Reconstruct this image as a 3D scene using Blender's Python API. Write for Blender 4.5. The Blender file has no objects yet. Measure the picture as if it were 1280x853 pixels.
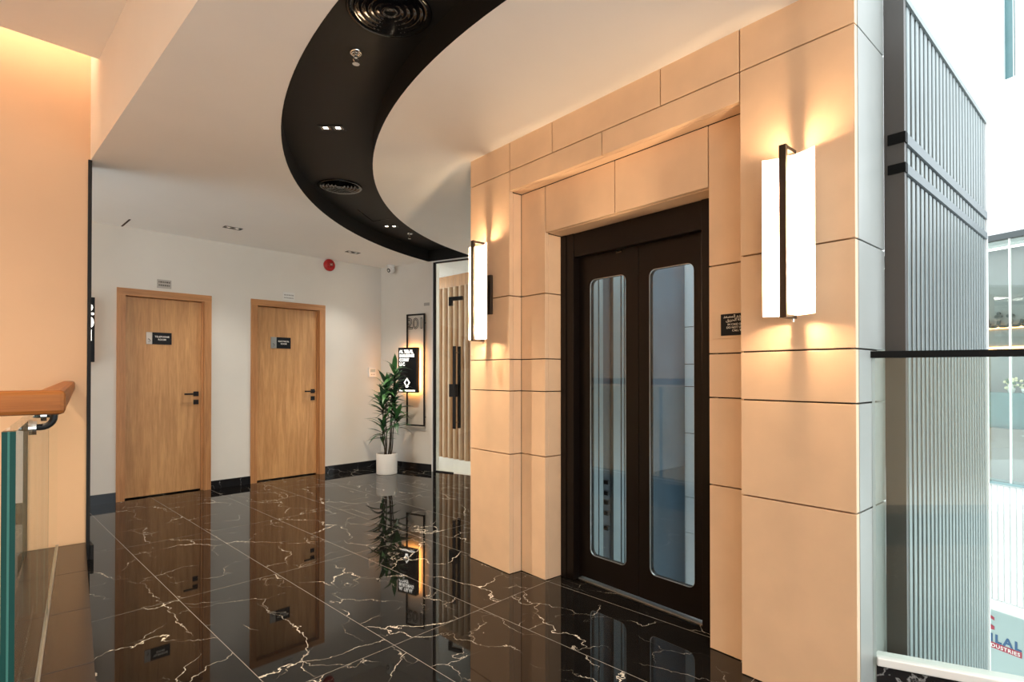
import bpy, bmesh, math, random
from mathutils import Vector, Matrix
from mathutils.geometry import tessellate_polygon

random.seed(7)
SC = bpy.context.scene
COL = SC.collection

# ------------------------------------------------------------------ camera
F_PX, CY, YAW, PITCH, EYE = 685.536, 462.214, 0.800, 0.008, 1.28
cam_d = bpy.data.cameras.new('camera')
cam_d.sensor_fit = 'HORIZONTAL'
cam_d.sensor_width = 36.0
cam_d.lens = F_PX / 1280 * 36.0
cam_d.shift_y = (CY - 426.5) / 1280
cam_d.clip_start = 0.02
cam = bpy.data.objects.new('camera', cam_d)
COL.objects.link(cam)
cam.location = (0, 0, EYE)
cam.rotation_euler = (math.pi / 2 + PITCH, 0, -YAW)
SC.camera = cam

# ------------------------------------------------------------------ world, exposure
w = bpy.data.worlds.new('daylight')
SC.world = w
w.use_nodes = True
w.node_tree.nodes['Background'].inputs[0].default_value = (0.86, 0.95, 1.0, 1)
w.node_tree.nodes['Background'].inputs[1].default_value = 1.8
SC.view_settings.view_transform = 'Standard'
SC.view_settings.look = 'None'
SC.view_settings.gamma = 1.0
SC.view_settings.use_curve_mapping = False
SC.view_settings.exposure = 0.98


def lamp(name, kind, loc, energy, color, rot=(0, 0, 0), size=0.1, size_y=None, spot=None, blend=0.6):
    d = bpy.data.lights.new(name, kind)
    d.energy = energy
    d.color = color
    if kind == 'AREA':
        d.size = size
        if size_y:
            d.shape = 'RECTANGLE'
            d.size_y = size_y
    else:
        d.shadow_soft_size = size
    if spot:
        d.spot_size = math.radians(spot)
        d.spot_blend = blend
    o = bpy.data.objects.new(name, d)
    COL.objects.link(o)
    o.location = loc
    o.rotation_euler = rot
    return o


# ------------------------------------------------------------------ materials
MATS = {}


def nodes_of(name):
    m = bpy.data.materials.new(name)
    m.use_nodes = True
    nt = m.node_tree
    b = nt.nodes['Principled BSDF']
    MATS[name] = m
    return m, nt, b


def plain(name, col, rough=0.5, metal=0.0, emit=None, estr=0.0, spec=0.5, var=0.0, vscale=6.0, bump=0.0, bscale=80.0, coat=0.0):
    m, nt, b = nodes_of(name)
    b.inputs['Base Color'].default_value = (*col, 1)
    b.inputs['Roughness'].default_value = rough
    b.inputs['Metallic'].default_value = metal
    b.inputs['Specular IOR Level'].default_value = spec
    b.inputs['Coat Weight'].default_value = coat
    if emit:
        b.inputs['Emission Color'].default_value = (*emit, 1)
        b.inputs['Emission Strength'].default_value = estr
    tc = nt.nodes.new('ShaderNodeTexCoord')
    if var:
        n = nt.nodes.new('ShaderNodeTexNoise')
        n.inputs['Scale'].default_value = vscale
        n.inputs['Detail'].default_value = 6
        nt.links.new(tc.outputs['Object'], n.inputs['Vector'])
        mr = nt.nodes.new('ShaderNodeMapRange')
        mr.inputs['From Min'].default_value = 0.3
        mr.inputs['From Max'].default_value = 0.7
        mr.inputs['To Min'].default_value = 1 - var
        mr.inputs['To Max'].default_value = 1 + var
        nt.links.new(n.outputs['Fac'], mr.inputs['Value'])
        mx = nt.nodes.new('ShaderNodeVectorMath')
        mx.operation = 'SCALE'
        mx.inputs[0].default_value = col
        nt.links.new(mr.outputs[0], mx.inputs['Scale'])
        nt.links.new(mx.outputs[0], b.inputs['Base Color'])
    if bump:
        n2 = nt.nodes.new('ShaderNodeTexNoise')
        n2.inputs['Scale'].default_value = bscale
        n2.inputs['Detail'].default_value = 4
        nt.links.new(tc.outputs['Object'], n2.inputs['Vector'])
        bp = nt.nodes.new('ShaderNodeBump')
        bp.inputs['Strength'].default_value = bump
        bp.inputs['Distance'].default_value = 0.002
        nt.links.new(n2.outputs['Fac'], bp.inputs['Height'])
        nt.links.new(bp.outputs[0], b.inputs['Normal'])
    return m


def glass(name, tint, ior=1.5, rough=0.0):
    m, nt, b = nodes_of(name)
    nt.nodes.remove(b)
    out = nt.nodes['Material Output']
    tr = nt.nodes.new('ShaderNodeBsdfTransparent')
    tr.inputs[0].default_value = (*tint, 1)
    gl = nt.nodes.new('ShaderNodeBsdfGlossy')
    gl.inputs['Roughness'].default_value = rough
    gl.inputs['Color'].default_value = (1, 1, 1, 1)
    fr = nt.nodes.new('ShaderNodeFresnel')
    ge = nt.nodes.new('ShaderNodeNewGeometry')          # same reflectance on the way in and on the way out of the sheet
    mr = nt.nodes.new('ShaderNodeMapRange')
    mr.inputs['To Min'].default_value = ior
    mr.inputs['To Max'].default_value = 1.0 / ior
    nt.links.new(ge.outputs['Backfacing'], mr.inputs['Value'])
    nt.links.new(mr.outputs[0], fr.inputs['IOR'])
    mx = nt.nodes.new('ShaderNodeMixShader')
    nt.links.new(fr.outputs[0], mx.inputs[0])
    nt.links.new(tr.outputs[0], mx.inputs[1])
    nt.links.new(gl.outputs[0], mx.inputs[2])
    nt.links.new(mx.outputs[0], out.inputs['Surface'])
    return m


def wood(name, c1, c2, axis=2, rough=0.4, stretch=14.0, rnd=False):
    m, nt, b = nodes_of(name)
    tc = nt.nodes.new('ShaderNodeTexCoord')
    mp = nt.nodes.new('ShaderNodeMapping')
    s = [stretch] * 3
    s[axis] = 0.9
    mp.inputs['Scale'].default_value = s
    src = tc.outputs['Object']
    nt.links.new(src, mp.inputs['Vector'])
    n = nt.nodes.new('ShaderNodeTexNoise')
    n.inputs['Scale'].default_value = 1.6
    n.inputs['Detail'].default_value = 8
    n.inputs['Distortion'].default_value = 0.8
    nt.links.new(mp.outputs[0], n.inputs['Vector'])
    n2 = nt.nodes.new('ShaderNodeTexNoise')
    n2.inputs['Scale'].default_value = 9
    n2.inputs['Detail'].default_value = 5
    nt.links.new(mp.outputs[0], n2.inputs['Vector'])
    ad = nt.nodes.new('ShaderNodeMix')
    ad.inputs['Factor'].default_value = 0.35
    nt.links.new(n.outputs['Fac'], ad.inputs[2])
    nt.links.new(n2.outputs['Fac'], ad.inputs[3])
    cr = nt.nodes.new('ShaderNodeValToRGB')
    cr.color_ramp.elements[0].position = 0.33
    cr.color_ramp.elements[0].color = (*c1, 1)
    cr.color_ramp.elements[1].position = 0.66
    cr.color_ramp.elements[1].color = (*c2, 1)
    nt.links.new(ad.outputs[0], cr.inputs[0])
    nt.links.new(cr.outputs[0], b.inputs['Base Color'])
    b.inputs['Roughness'].default_value = rough
    bp = nt.nodes.new('ShaderNodeBump')
    bp.inputs['Strength'].default_value = 0.12
    bp.inputs['Distance'].default_value = 0.001
    nt.links.new(n2.outputs['Fac'], bp.inputs['Height'])
    nt.links.new(bp.outputs[0], b.inputs['Normal'])
    return m


def marble(name, dark, dark2, vein, rough=0.04):
    """black polished stone, thin broken pale veins, every tile its own cut"""
    m, nt, b = nodes_of(name)
    N, L = nt.nodes.new, nt.links.new
    tc = N('ShaderNodeTexCoord')
    oi = N('ShaderNodeObjectInfo')
    off = N('ShaderNodeVectorMath'); off.operation = 'SCALE'
    off.inputs[0].default_value = (37.0, 53.0, 19.0)
    L(oi.outputs['Random'], off.inputs['Scale'])
    p = N('ShaderNodeVectorMath'); p.operation = 'ADD'
    L(tc.outputs['Object'], p.inputs[0]); L(off.outputs[0], p.inputs[1])
    # warp
    wn = N('ShaderNodeTexNoise'); wn.inputs['Scale'].default_value = 3.2; wn.inputs['Detail'].default_value = 7
    wn.inputs['Roughness'].default_value = 0.58
    L(p.outputs[0], wn.inputs['Vector'])
    ws = N('ShaderNodeVectorMath'); ws.operation = 'MULTIPLY_ADD'
    ws.inputs[1].default_value = (0.34, 0.34, 0.34)
    L(wn.outputs['Color'], ws.inputs[0]); L(p.outputs[0], ws.inputs[2])

    def veins(scale, width, mask_scale, lo, hi, stretch):
        mp = N('ShaderNodeMapping')
        mp.inputs['Scale'].default_value = stretch
        mp.inputs['Rotation'].default_value = (0.3, 0.2, 0.6)
        L(ws.outputs[0], mp.inputs['Vector'])
        vo = N('ShaderNodeTexVoronoi'); vo.feature = 'DISTANCE_TO_EDGE'; vo.inputs['Scale'].default_value = scale
        L(mp.outputs[0], vo.inputs['Vector'])
        mk = N('ShaderNodeTexNoise'); mk.inputs['Scale'].default_value = mask_scale; mk.inputs['Detail'].default_value = 3
        L(p.outputs[0], mk.inputs['Vector'])
        mr = N('ShaderNodeMapRange')
        mr.inputs['From Min'].default_value = lo; mr.inputs['From Max'].default_value = hi
        L(mk.outputs['Fac'], mr.inputs['Value'])
        wd = N('ShaderNodeMath'); wd.operation = 'MULTIPLY'; wd.inputs[1].default_value = width
        L(mr.outputs[0], wd.inputs[0])
        lt = N('ShaderNodeMath'); lt.operation = 'SUBTRACT'
        L(wd.outputs[0], lt.inputs[0]); L(vo.outputs['Distance'], lt.inputs[1])
        sc = N('ShaderNodeMath'); sc.operation = 'MULTIPLY'; sc.use_clamp = True
        sc.inputs[1].default_value = 1.0 / width
        L(lt.outputs[0], sc.inputs[0])
        return sc.outputs[0]
    a = veins(1.6, 0.0040, 2.2, 0.40, 0.55, (1.0, 0.66, 1.0))
    c = veins(3.3, 0.0056, 3.2, 0.46, 0.60, (1.0, 0.75, 1.0))
    mxv = N('ShaderNodeMath'); mxv.operation = 'MAXIMUM'
    cs = N('ShaderNodeMath'); cs.operation = 'MULTIPLY'; cs.inputs[1].default_value = 0.75
    L(c, cs.inputs[0]); L(a, mxv.inputs[0]); L(cs.outputs[0], mxv.inputs[1])
    cl = N('ShaderNodeTexNoise'); cl.inputs['Scale'].default_value = 5; cl.inputs['Detail'].default_value = 6
    L(p.outputs[0], cl.inputs['Vector'])
    base = N('ShaderNodeMix'); base.data_type = 'RGBA'
    base.inputs[6].default_value = (*dark, 1); base.inputs[7].default_value = (*dark2, 1)
    L(cl.outputs['Fac'], base.inputs[0])
    fin = N('ShaderNodeMix'); fin.data_type = 'RGBA'
    fin.inputs[7].default_value = (*vein, 1)
    L(mxv.outputs[0], fin.inputs[0]); L(base.outputs[2], fin.inputs[6])
    L(fin.outputs[2], b.inputs['Base Color'])
    b.inputs['Roughness'].default_value = rough
    b.inputs['Specular IOR Level'].default_value = 0.4
    return m


plain('paint', (0.74, 0.71, 0.65), 0.75, bump=0.05, var=0.02, vscale=3)
plain('paint_warm_light', (0.80, 0.51, 0.30), 0.75, bump=0.05, var=0.02, vscale=2)  # white wall; its warm lamp light is put into the peach colour
plain('ceiling_paint', (0.88, 0.85, 0.80), 0.8, var=0.015, vscale=2)
plain('black_paint', (0.014, 0.013, 0.012), 0.55, spec=0.25, bump=0.05)
plain('stone', (0.78, 0.55, 0.36), 0.5, var=0.05, vscale=5, bump=0.08, bscale=120)  # beige stone, with extra lamp warmth put into the colour
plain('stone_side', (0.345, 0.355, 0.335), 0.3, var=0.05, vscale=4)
plain('joint', (0.05, 0.03, 0.02), 0.9)
plain('grout', (0.26, 0.24, 0.21), 0.8)
marble('floor_marble', (0.003, 0.003, 0.003), (0.010, 0.009, 0.0085), (0.85, 0.78, 0.66), 0.025)
marble('skirting_marble', (0.008, 0.008, 0.009), (0.018, 0.018, 0.02), (0.3, 0.3, 0.3), 0.1)
plain('kerb_tile', (0.030, 0.018, 0.012), 0.22, var=0.12, vscale=7)
plain('elevator_metal', (0.007, 0.0044, 0.0036), 0.35, metal=0.0, spec=0.22, var=0.05, vscale=3)
plain('black_metal', (0.012, 0.011, 0.011), 0.42, spec=0.25)
plain('rail_black', (0.005, 0.005, 0.005), 0.6, spec=0.1)
plain('band_metal', (0.15, 0.17, 0.18), 0.4, metal=0.4)
plain('black_gloss', (0.008, 0.008, 0.008), 0.08)
plain('bronze_metal', (0.05, 0.035, 0.025), 0.4, metal=0.6)
plain('chrome', (0.75, 0.73, 0.70), 0.12, metal=1.0)
plain('steel', (0.55, 0.56, 0.55), 0.32, metal=0.9, var=0.05, vscale=30)
plain('steel_plate', (0.42, 0.40, 0.37), 0.4, metal=0.8)
plain('rib_metal', (0.23, 0.26, 0.26), 0.36, metal=0.6)
plain('rib_back', (0.008, 0.010, 0.011), 0.6, spec=0.2)
plain('post_metal', (0.085, 0.078, 0.074), 0.45, metal=0.3)
plain('white', (0.85, 0.85, 0.84), 0.5)
plain('white_gloss', (0.82, 0.81, 0.78), 0.25)
plain('pot_glaze', (0.80, 0.76, 0.70), 0.45, bump=0.05)
plain('soil', (0.16, 0.06, 0.035), 0.95, bump=0.6, bscale=60)
plain('red_gloss', (0.45, 0.012, 0.012), 0.28)
plain('lens', (0.006, 0.006, 0.008), 0.05)
plain('leaf_green', (0.055, 0.17, 0.05), 0.38, var=0.35, vscale=9)
plain('leaf_dark', (0.022, 0.075, 0.032), 0.4, var=0.35, vscale=9)
plain('stem', (0.07, 0.055, 0.035), 0.8, var=0.3, vscale=40, bump=0.5)
plain('plaque_black', (0.008, 0.009, 0.012), 0.5, spec=0.2)
plain('lettering', (0.85, 0.83, 0.78), 0.5)
plain('engraving', (0.06, 0.055, 0.05), 0.6)
plain('lettering_lit', (1, 1, 1), 0.5, emit=(1, 0.93, 0.82), estr=1.6)
plain('halo_lit', (1, 0.6, 0.3), 0.5, emit=(1.0, 0.45, 0.12), estr=9.0)
plain('shade_lit', (0.9, 0.88, 0.84), 0.6, emit=(1.0, 0.90, 0.76), estr=0.0)
plain('led_warm', (1, 0.8, 0.6), 0.5, emit=(1.0, 0.70, 0.43), estr=400.0)
plain('led_cove', (1, 0.8, 0.6), 0.5, emit=(1.0, 0.63, 0.37), estr=15.0)
plain('lamp_face', (1, 1, 1), 0.5, emit=(1.0, 0.88, 0.72), estr=6.0)
plain('lamp_face_dim', (0.6, 0.55, 0.5), 0.4, emit=(1.0, 0.88, 0.72), estr=0.25)
plain('panel_light', (1, 1, 1), 0.5, emit=(1.0, 0.93, 0.84), estr=19.0)
plain('shop_panel_light', (1, 1, 1), 0.5, emit=(1.0, 0.97, 0.92), estr=3.0)
plain('downlight_cup', (0.25, 0.23, 0.21), 0.25, metal=1.0)
plain('shaft_steel', (0.22, 0.235, 0.23), 0.35, metal=0.7)
plain('shaft_blue', (0.085, 0.11, 0.135), 0.35, var=0.15, vscale=3)
plain('shaft_dark', (0.05, 0.05, 0.055), 0.5)
plain('navy_reflection', (0.022, 0.045, 0.065), 0.4, var=0.15, vscale=3)
plain('tile_white', (0.82, 0.84, 0.84), 0.25)
plain('hoarding', (0.42, 0.50, 0.49), 0.5)
plain('logo_blue', (0.02, 0.09, 0.22), 0.5)
plain('logo_red', (0.42, 0.02, 0.05), 0.5)
plain('shop_wall', (0.20, 0.21, 0.205), 0.6, var=0.08, vscale=3)
plain('shop_brown', (0.10, 0.075, 0.06), 0.6, var=0.1, vscale=3)
plain('shop_teal', (0.10, 0.20, 0.21), 0.3, var=0.1)
plain('shop_counter', (0.24, 0.21, 0.19), 0.5)
plain('petal', (0.75, 0.68, 0.45), 0.6, var=0.3, vscale=14)
plain('sign_grey', (0.05, 0.06, 0.06), 0.4)
wood('oak', (0.46, 0.222, 0.080), (0.70, 0.385, 0.160), 2, 0.42, 12)
wood('oak_casing', (0.36, 0.155, 0.055), (0.60, 0.290, 0.112), 2, 0.42, 18)
wood('oak_casing_top', (0.36, 0.155, 0.055), (0.60, 0.290, 0.112), 0, 0.42, 18)
wood('rail_wood', (0.17, 0.050, 0.010), (0.33, 0.112, 0.024), 0, 0.4, 20)
wood('rail_wood_y', (0.17, 0.050, 0.010), (0.33, 0.112, 0.024), 1, 0.4, 20)
wood('slat_wood', (0.42, 0.25, 0.14), (0.58, 0.38, 0.235), 2, 0.5, 16)
glass('glass_clear', (0.93, 0.97, 0.95), 1.5)
glass('glass_lift', (0.80, 0.88, 0.90), 1.5)
glass('glass_green', (0.90, 0.96, 0.93), 1.45)
plain('glass_film', (0.045, 0.15, 0.125), 0.4, spec=0.1)
plain('glass_edge', (0.006, 0.045, 0.037), 0.3, spec=0.1)
for k_ in ('rail_wood', 'rail_wood_y'):
    MATS[k_].node_tree.nodes['Principled BSDF'].inputs['Specular IOR Level'].default_value = 0.15


# ------------------------------------------------------------------ mesh helpers
def new_bm():
    return bmesh.new()


def add_box(bm, x0, x1, y0, y1, z0, z1, bevel=0.0):
    r = bmesh.ops.create_cube(bm, size=1.0)
    vs = r['verts']
    bmesh.ops.scale(bm, vec=(x1 - x0, y1 - y0, z1 - z0), verts=vs)
    bmesh.ops.translate(bm, vec=((x0 + x1) / 2, (y0 + y1) / 2, (z0 + z1) / 2), verts=vs)
    if bevel:
        es = list({e for v in vs for e in v.link_edges})
        bmesh.ops.bevel(bm, geom=es, offset=bevel, segments=2, affect='EDGES', profile=0.5)
    return bm


def box(*a, **k):
    return add_box(new_bm(), *a, **k)


def add_tube(bm, pts, r, seg=12, cap=True):
    """round tube along a polyline; r number or list"""
    pts = [Vector(p) for p in pts]
    rs = r if isinstance(r, (list, tuple)) else [r] * len(pts)
    rings = []
    prev = None
    for i, p in enumerate(pts):
        t = (pts[min(i + 1, len(pts) - 1)] - pts[max(i - 1, 0)]).normalized()
        if prev is None:
            a = t.orthogonal().normalized()
        else:
            a = (prev - t * prev.dot(t)).normalized()
        prev = a
        b = t.cross(a)
        rings.append([bm.verts.new(p + (a * math.cos(2 * math.pi * k / seg) + b * math.sin(2 * math.pi * k / seg)) * rs[i]) for k in range(seg)])
    for i in range(len(rings) - 1):
        for k in range(seg):
            bm.faces.new((rings[i][k], rings[i][(k + 1) % seg], rings[i + 1][(k + 1) % seg], rings[i + 1][k]))
    if cap:
        bm.faces.new(rings[0][::-1])
        bm.faces.new(rings[-1])
    return bm


def add_lathe(bm, prof, seg=32, closed=False, center=(0, 0, 0)):
    """revolve (r, z) profile about z"""
    cx, cy, cz = center
    rings = []
    for r, z in prof:
        if r < 1e-6:
            rings.append([bm.verts.new((cx, cy, cz + z))])
        else:
            rings.append([bm.verts.new((cx + r * math.cos(2 * math.pi * k / seg), cy + r * math.sin(2 * math.pi * k / seg), cz + z)) for k in range(seg)])
    n = len(rings)
    for i in range(n if closed else n - 1):
        a, b = rings[i], rings[(i + 1) % n]
        for k in range(seg):
            k2 = (k + 1) % seg
            if len(a) == 1 and len(b) == 1:
                continue
            if len(a) == 1:
                bm.faces.new((a[0], b[k2], b[k]))
            elif len(b) == 1:
                bm.faces.new((a[k], a[k2], b[0]))
            else:
                bm.faces.new((a[k], a[k2], b[k2], b[k]))
    return bm


def add_poly(bm, loops, f0, f1):
    """extrude a polygon with holes; f0/f1 map 2D point -> 3D for near/far faces"""
    tri = tessellate_polygon([[Vector((p[0], p[1], 0)) for p in lp] for lp in loops])
    flat = [p for lp in loops for p in lp]
    va = [bm.verts.new(f0(*p)) for p in flat]
    vb = [bm.verts.new(f1(*p)) for p in flat]
    for t in tri:
        if len(set(t)) < 3:
            continue
        try:
            bm.faces.new([va[i] for i in t])
            bm.faces.new([vb[i] for i in reversed(t)])
        except ValueError:
            pass
    o = 0
    for lp in loops:
        n = len(lp)
        for i in range(n):
            j = (i + 1) % n
            bm.faces.new((va[o + i], va[o + j], vb[o + j], vb[o + i]))
        o += n
    return bm


def prism(poly, z0, z1):
    return add_poly(new_bm(), [poly], lambda x, y: (x, y, z0), lambda x, y: (x, y, z1))


def rrect(x0, x1, y0, y1, r, n=6):
    pts = []
    for cx, cy, a0 in ((x1 - r, y1 - r, 0), (x0 + r, y1 - r, 90), (x0 + r, y0 + r, 180), (x1 - r, y0 + r, 270)):
        for k in range(n + 1):
            a = math.radians(a0 + 90 * k / n)
            pts.append((cx + r * math.cos(a), cy + r * math.sin(a)))
    return pts


def obj(name, bm, mat, parent=None, smooth=False, label=None, cat=None, group=None, kind=None, loc=None, rotz=None):
    if isinstance(bm, bpy.types.Mesh):
        me = bm
    else:
        bmesh.ops.recalc_face_normals(bm, faces=bm.faces)
        me = bpy.data.meshes.new(name)
        bm.to_mesh(me)
        bm.free()
        if smooth:
            for p in me.polygons:
                p.use_smooth = True
        me.materials.append(MATS[mat])
    o = bpy.data.objects.new(name, me)
    COL.objects.link(o)
    if parent:
        o.parent = parent
    if loc is not None:
        o.location = loc
    if rotz is not None:
        o.rotation_euler = (0, 0, rotz)
    tag(o, label, cat, group, kind)
    return o


def smooth_angle(o, deg=40):
    me = o.data
    for p in me.polygons:
        p.use_smooth = True
    try:
        me.set_sharp_from_angle(angle=math.radians(deg))
    except Exception:
        pass
    return o


def tag(o, label=None, cat=None, group=None, kind=None):
    if label:
        o['label'] = label
    if cat:
        o['category'] = cat
    if group:
        o['group'] = group
    if kind:
        o['kind'] = kind
    return o


def thing(name, loc=(0, 0, 0), rotz=0.0, label=None, cat=None, group=None, kind=None):
    o = bpy.data.objects.new(name, None)
    COL.objects.link(o)
    o.empty_display_size = 0.1
    o.location = loc
    o.rotation_euler = (0, 0, rotz)
    return tag(o, label, cat, group, kind)


def copy_tree(o, parent=None):
    c = o.copy()
    COL.objects.link(c)
    if parent:
        c.parent = parent
    for ch in list(o.children):
        copy_tree(ch, c)
    return c


def text_bm(body, size, align='LEFT', bold=0.0, spacing=1.0, depth=0.0008, outline=0.0):
    cu = bpy.data.curves.new('lettering', 'FONT')
    cu.body = body
    cu.size = size
    cu.align_x = align
    cu.space_character = spacing
    cu.offset = bold
    cu.extrude = depth
    cu.resolution_u = 3
    if outline:
        cu.fill_mode = 'NONE'
        cu.extrude = 0
        cu.bevel_depth = outline
        cu.bevel_resolution = 0
    t = bpy.data.objects.new('lettering', cu)
    COL.objects.link(t)
    dg = bpy.context.evaluated_depsgraph_get()
    dg.update()
    me = bpy.data.meshes.new_from_object(t.evaluated_get(dg))
    bm = bmesh.new()
    bm.from_mesh(me)
    bpy.data.objects.remove(t)
    bpy.data.meshes.remove(me)
    bpy.data.curves.remove(cu)
    return bm


def place_text(body, size, origin, right, upv, mat, parent, name='lettering', **k):
    """lettering laid with its x axis along `right`, y axis along `upv` (parent space)"""
    bm = text_bm(body, size, **k)
    r = Vector(right).normalized()
    u = Vector(upv).normalized()
    n = r.cross(u)
    M = Matrix((r, u, n)).transposed().to_4x4()
    M.translation = Vector(origin)
    bm.transform(M)
    return obj(name, bm, mat, parent)


# ------------------------------------------------------------------ frames of reference
W = 2.285
AL = math.atan(0.09)
UU = Vector((math.sin(AL), math.cos(AL), 0))      # along the lift wall, away from the camera
NN = Vector((math.cos(AL), -math.sin(AL), 0))     # into the lift wall


def EP(s, d, z=0.0):
    return Vector((W, 0, 0)) + UU * s + NN * d + Vector((0, 0, z))


LIFT_LOC, LIFT_ROT = (W, 0, 0), -AL               # local x = depth d, local y = s
H = 2.765                                         # lobby ceiling
D = 6.651                                         # wall with the two oak doors
GA = Vector((4.22, 6.651, 0))                     # corner where the glazed wall starts
GT = Vector((0.255, -0.967, 0)).normalized()      # along the glazed wall
GROT = math.atan2(GT.y, GT.x)                     # local x along, local y = out of the lobby


def GP(a, off=0.0, z=0.0):
    return GA + GT * a + Vector((-GT.y, GT.x, 0)) * off + Vector((0, 0, z))


XF = 0.685                                        # bulkhead face
YL = 4.75                                         # warm wall
ZU = 3.36                                         # upper ceiling
K0 = Vector((0.670, 4.75, 0))                      # kerb lobby-side edge
KT = Vector((-0.29, -2.30, 0)).normalized()       # along the kerb towards the camera
B0 = Vector((2.505, 0.485, 0))                      # glass balustrade by the atrium
BT = Vector((0.325, -0.946, 0)).normalized()


def clip_poly(poly, p, n):
    """keep the side of the line through p where dot(q - p, n) <= 0"""
    out = []
    for i in range(len(poly)):
        a, b = poly[i], poly[(i + 1) % len(poly)]
        da = (a[0] - p[0]) * n[0] + (a[1] - p[1]) * n[1]
        db = (b[0] - p[0]) * n[0] + (b[1] - p[1]) * n[1]
        if da <= 0:
            out.append(a)
        if da * db < 0:
            t = da / (da - db)
            out.append((a[0] + (b[0] - a[0]) * t, a[1] + (b[1] - a[1]) * t))
    return out


# ================================================================== STRUCTURE
# ---- floor: grout bed and marble tiles
KEND = K0 + KT * 8.3
bnorm = (-BT.y, BT.x)                             # away from the lobby? (points +x)
fl_poly = [(KEND.x, KEND.y), (3.9, -3.5), (B0.x + BT.x * 4.3, B0.y + BT.y * 4.3), (B0.x, B0.y),
           tuple(EP(0.53, 0.36).xy), tuple(EP(2.88, 0.36).xy), tuple(EP(2.88, 2.2).xy), (4.85, 3.2), tuple(GP(0).xy), (4.22, D + 0.2), (-1.5, D + 0.2), (-1.5, YL + 0.1), (K0.x, YL + 0.1), (K0.x, K0.y)]
fl_poly[1] = (B0.x + BT.x * 4.4, -3.5)
floor = obj('floor', prism(fl_poly, -0.25, -0.0003), 'grout', kind='structure', label='polished black marble floor with pale veins and thin joints')
TX, TY, X0T, Y0T, GAP = 0.5555, 1.327, 0.921, 2.208, 0.0015
tile_mesh = {}
kn = Vector((KT.y, -KT.x, 0))                     # towards the stair (negative x)
if kn.x > 0:
    kn = -kn
for ix in range(-3, 8):
    for iy in range(-4, 4):
        x0, y0 = X0T + ix * TX, Y0T + iy * TY
        full = [(x0 + GAP, y0 + GAP), (x0 + TX - GAP, y0 + GAP), (x0 + TX - GAP, y0 + TY - GAP), (x0 + GAP, y0 + TY - GAP)]
        q = clip_poly(full, (0, D + 0.19), (0, 1))
        q = clip_poly(q, GA + Vector((0, 0, 0)), (-GT.y, GT.x)) if q else q
        if q and y0 < YL:
            if y0 + TY > YL:
                pass
            q = clip_poly(q, (K0.x, K0.y), (kn.x, kn.y))
        if q and x0 > 2.0 and y0 < 0.3:
            q = clip_poly(q, (B0.x, B0.y), bnorm)
        if len(q) < 3 or y0 < -3.3:
            continue
        cx, cy = x0 + TX / 2, y0 + TY / 2
        if x0 + TX > 2.4 and y0 < 2.9 and y0 + TY > 0.4:      # cut around the lift shaft
            e0 = EP(0, 0.34)
            for qq in (clip_poly(clip_poly(q, (e0.x, e0.y), (NN.x, NN.y)), (0, 2.9), (0, 1)), clip_poly(q, (0, 2.9), (0, -1))):
                if len(qq) >= 3:
                    obj('tile', prism([(a - cx, b - cy) for a, b in qq], -0.012, 0.0), 'floor_marble', floor, loc=(cx, cy, 0))
            continue
        if q == full:
            if 'full' not in tile_mesh:
                bm = box(-TX / 2 + GAP, TX / 2 - GAP, -TY / 2 + GAP, TY / 2 - GAP, -0.012, 0.0)
                t = obj('tile', bm, 'floor_marble', floor, loc=(cx, cy, 0))
                tile_mesh['full'] = t.data
            else:
                obj('tile', tile_mesh['full'], None, floor, loc=(cx, cy, 0))
        else:
            obj('tile', prism([(a - cx, b - cy) for a, b in q], -0.012, 0.0), 'floor_marble', floor, loc=(cx, cy, 0))

# ---- door wall
bm = new_bm()
FR = [(1.175, 2.042, 2.147), (2.466, 3.385, 2.160)]   # casing outlines x0, x1, top
xs = [-1.6] + [v for f in FR for v in (f[0] + 0.02, f[1] - 0.02)] + [4.40]
for a, b in ((xs[0], xs[1]), (xs[2], xs[3]), (xs[4], xs[5])):
    add_box(bm, a, b, D, D + 0.2, -0.02, H + 0.02)
for f in FR:
    add_box(bm, f[0] + 0.02, f[1] - 0.02, D, D + 0.2, f[2] - 0.02, H + 0.02)
    add_box(bm, f[0], f[1], D + 0.19, D + 0.2, -0.02, f[2])
obj('wall_back', bm, 'paint', kind='structure', label='pale painted wall holding two oak doors')
bm = new_bm()
bb = obj('baseboard_back', box(-1.5, FR[0][0], D - 0.012, D, 0, 0.098), 'skirting_marble', kind='structure', label='black marble skirting along the door wall')
obj('skirting_piece', box(FR[0][1], FR[1][0], D - 0.012, D, 0, 0.09), 'skirting_marble', bb)
obj('skirting_piece', box(FR[1][1], 4.22, D - 0.012, D, 0, 0.09), 'skirting_marble', bb)

# ---- short wall beside the glass front
gw = obj('wall_side', box(-0.02, 0.895, 0.0, 0.15, -0.02, H + 0.02), 'paint', kind='structure', loc=GA, rotz=GROT, label='short cream wall between the door wall and the glass front')
obj('baseboard_side', box(0.0, 0.89, -0.012, 0.0, 0, 0.09), 'skirting_marble', kind='structure', loc=GA, rotz=GROT, label='black marble skirting beside the planter')

# ---- ceiling with a curved recess
CO, RO = Vector((5.374, 1.622)), 4.318
CI, RI = Vector((5.336, 1.429)), 3.800
RECESS = 0.15


def arc(c, r, a0, a1, n):
    return [(c.x + r * math.cos(math.radians(a0 + (a1 - a0) * k / n)), c.y + r * math.sin(math.radians(a0 + (a1 - a0) * k / n))) for k in range(n + 1)]


def arc_start(c, r):
    a = 80.0
    while True:
        p = Vector((c.x + r * math.cos(math.radians(a)), c.y + r * math.sin(math.radians(a)), 0))
        if (p - GA).dot(Vector((-GT.y, GT.x, 0))) < -0.015:
            return a
        a += 0.02


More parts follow.
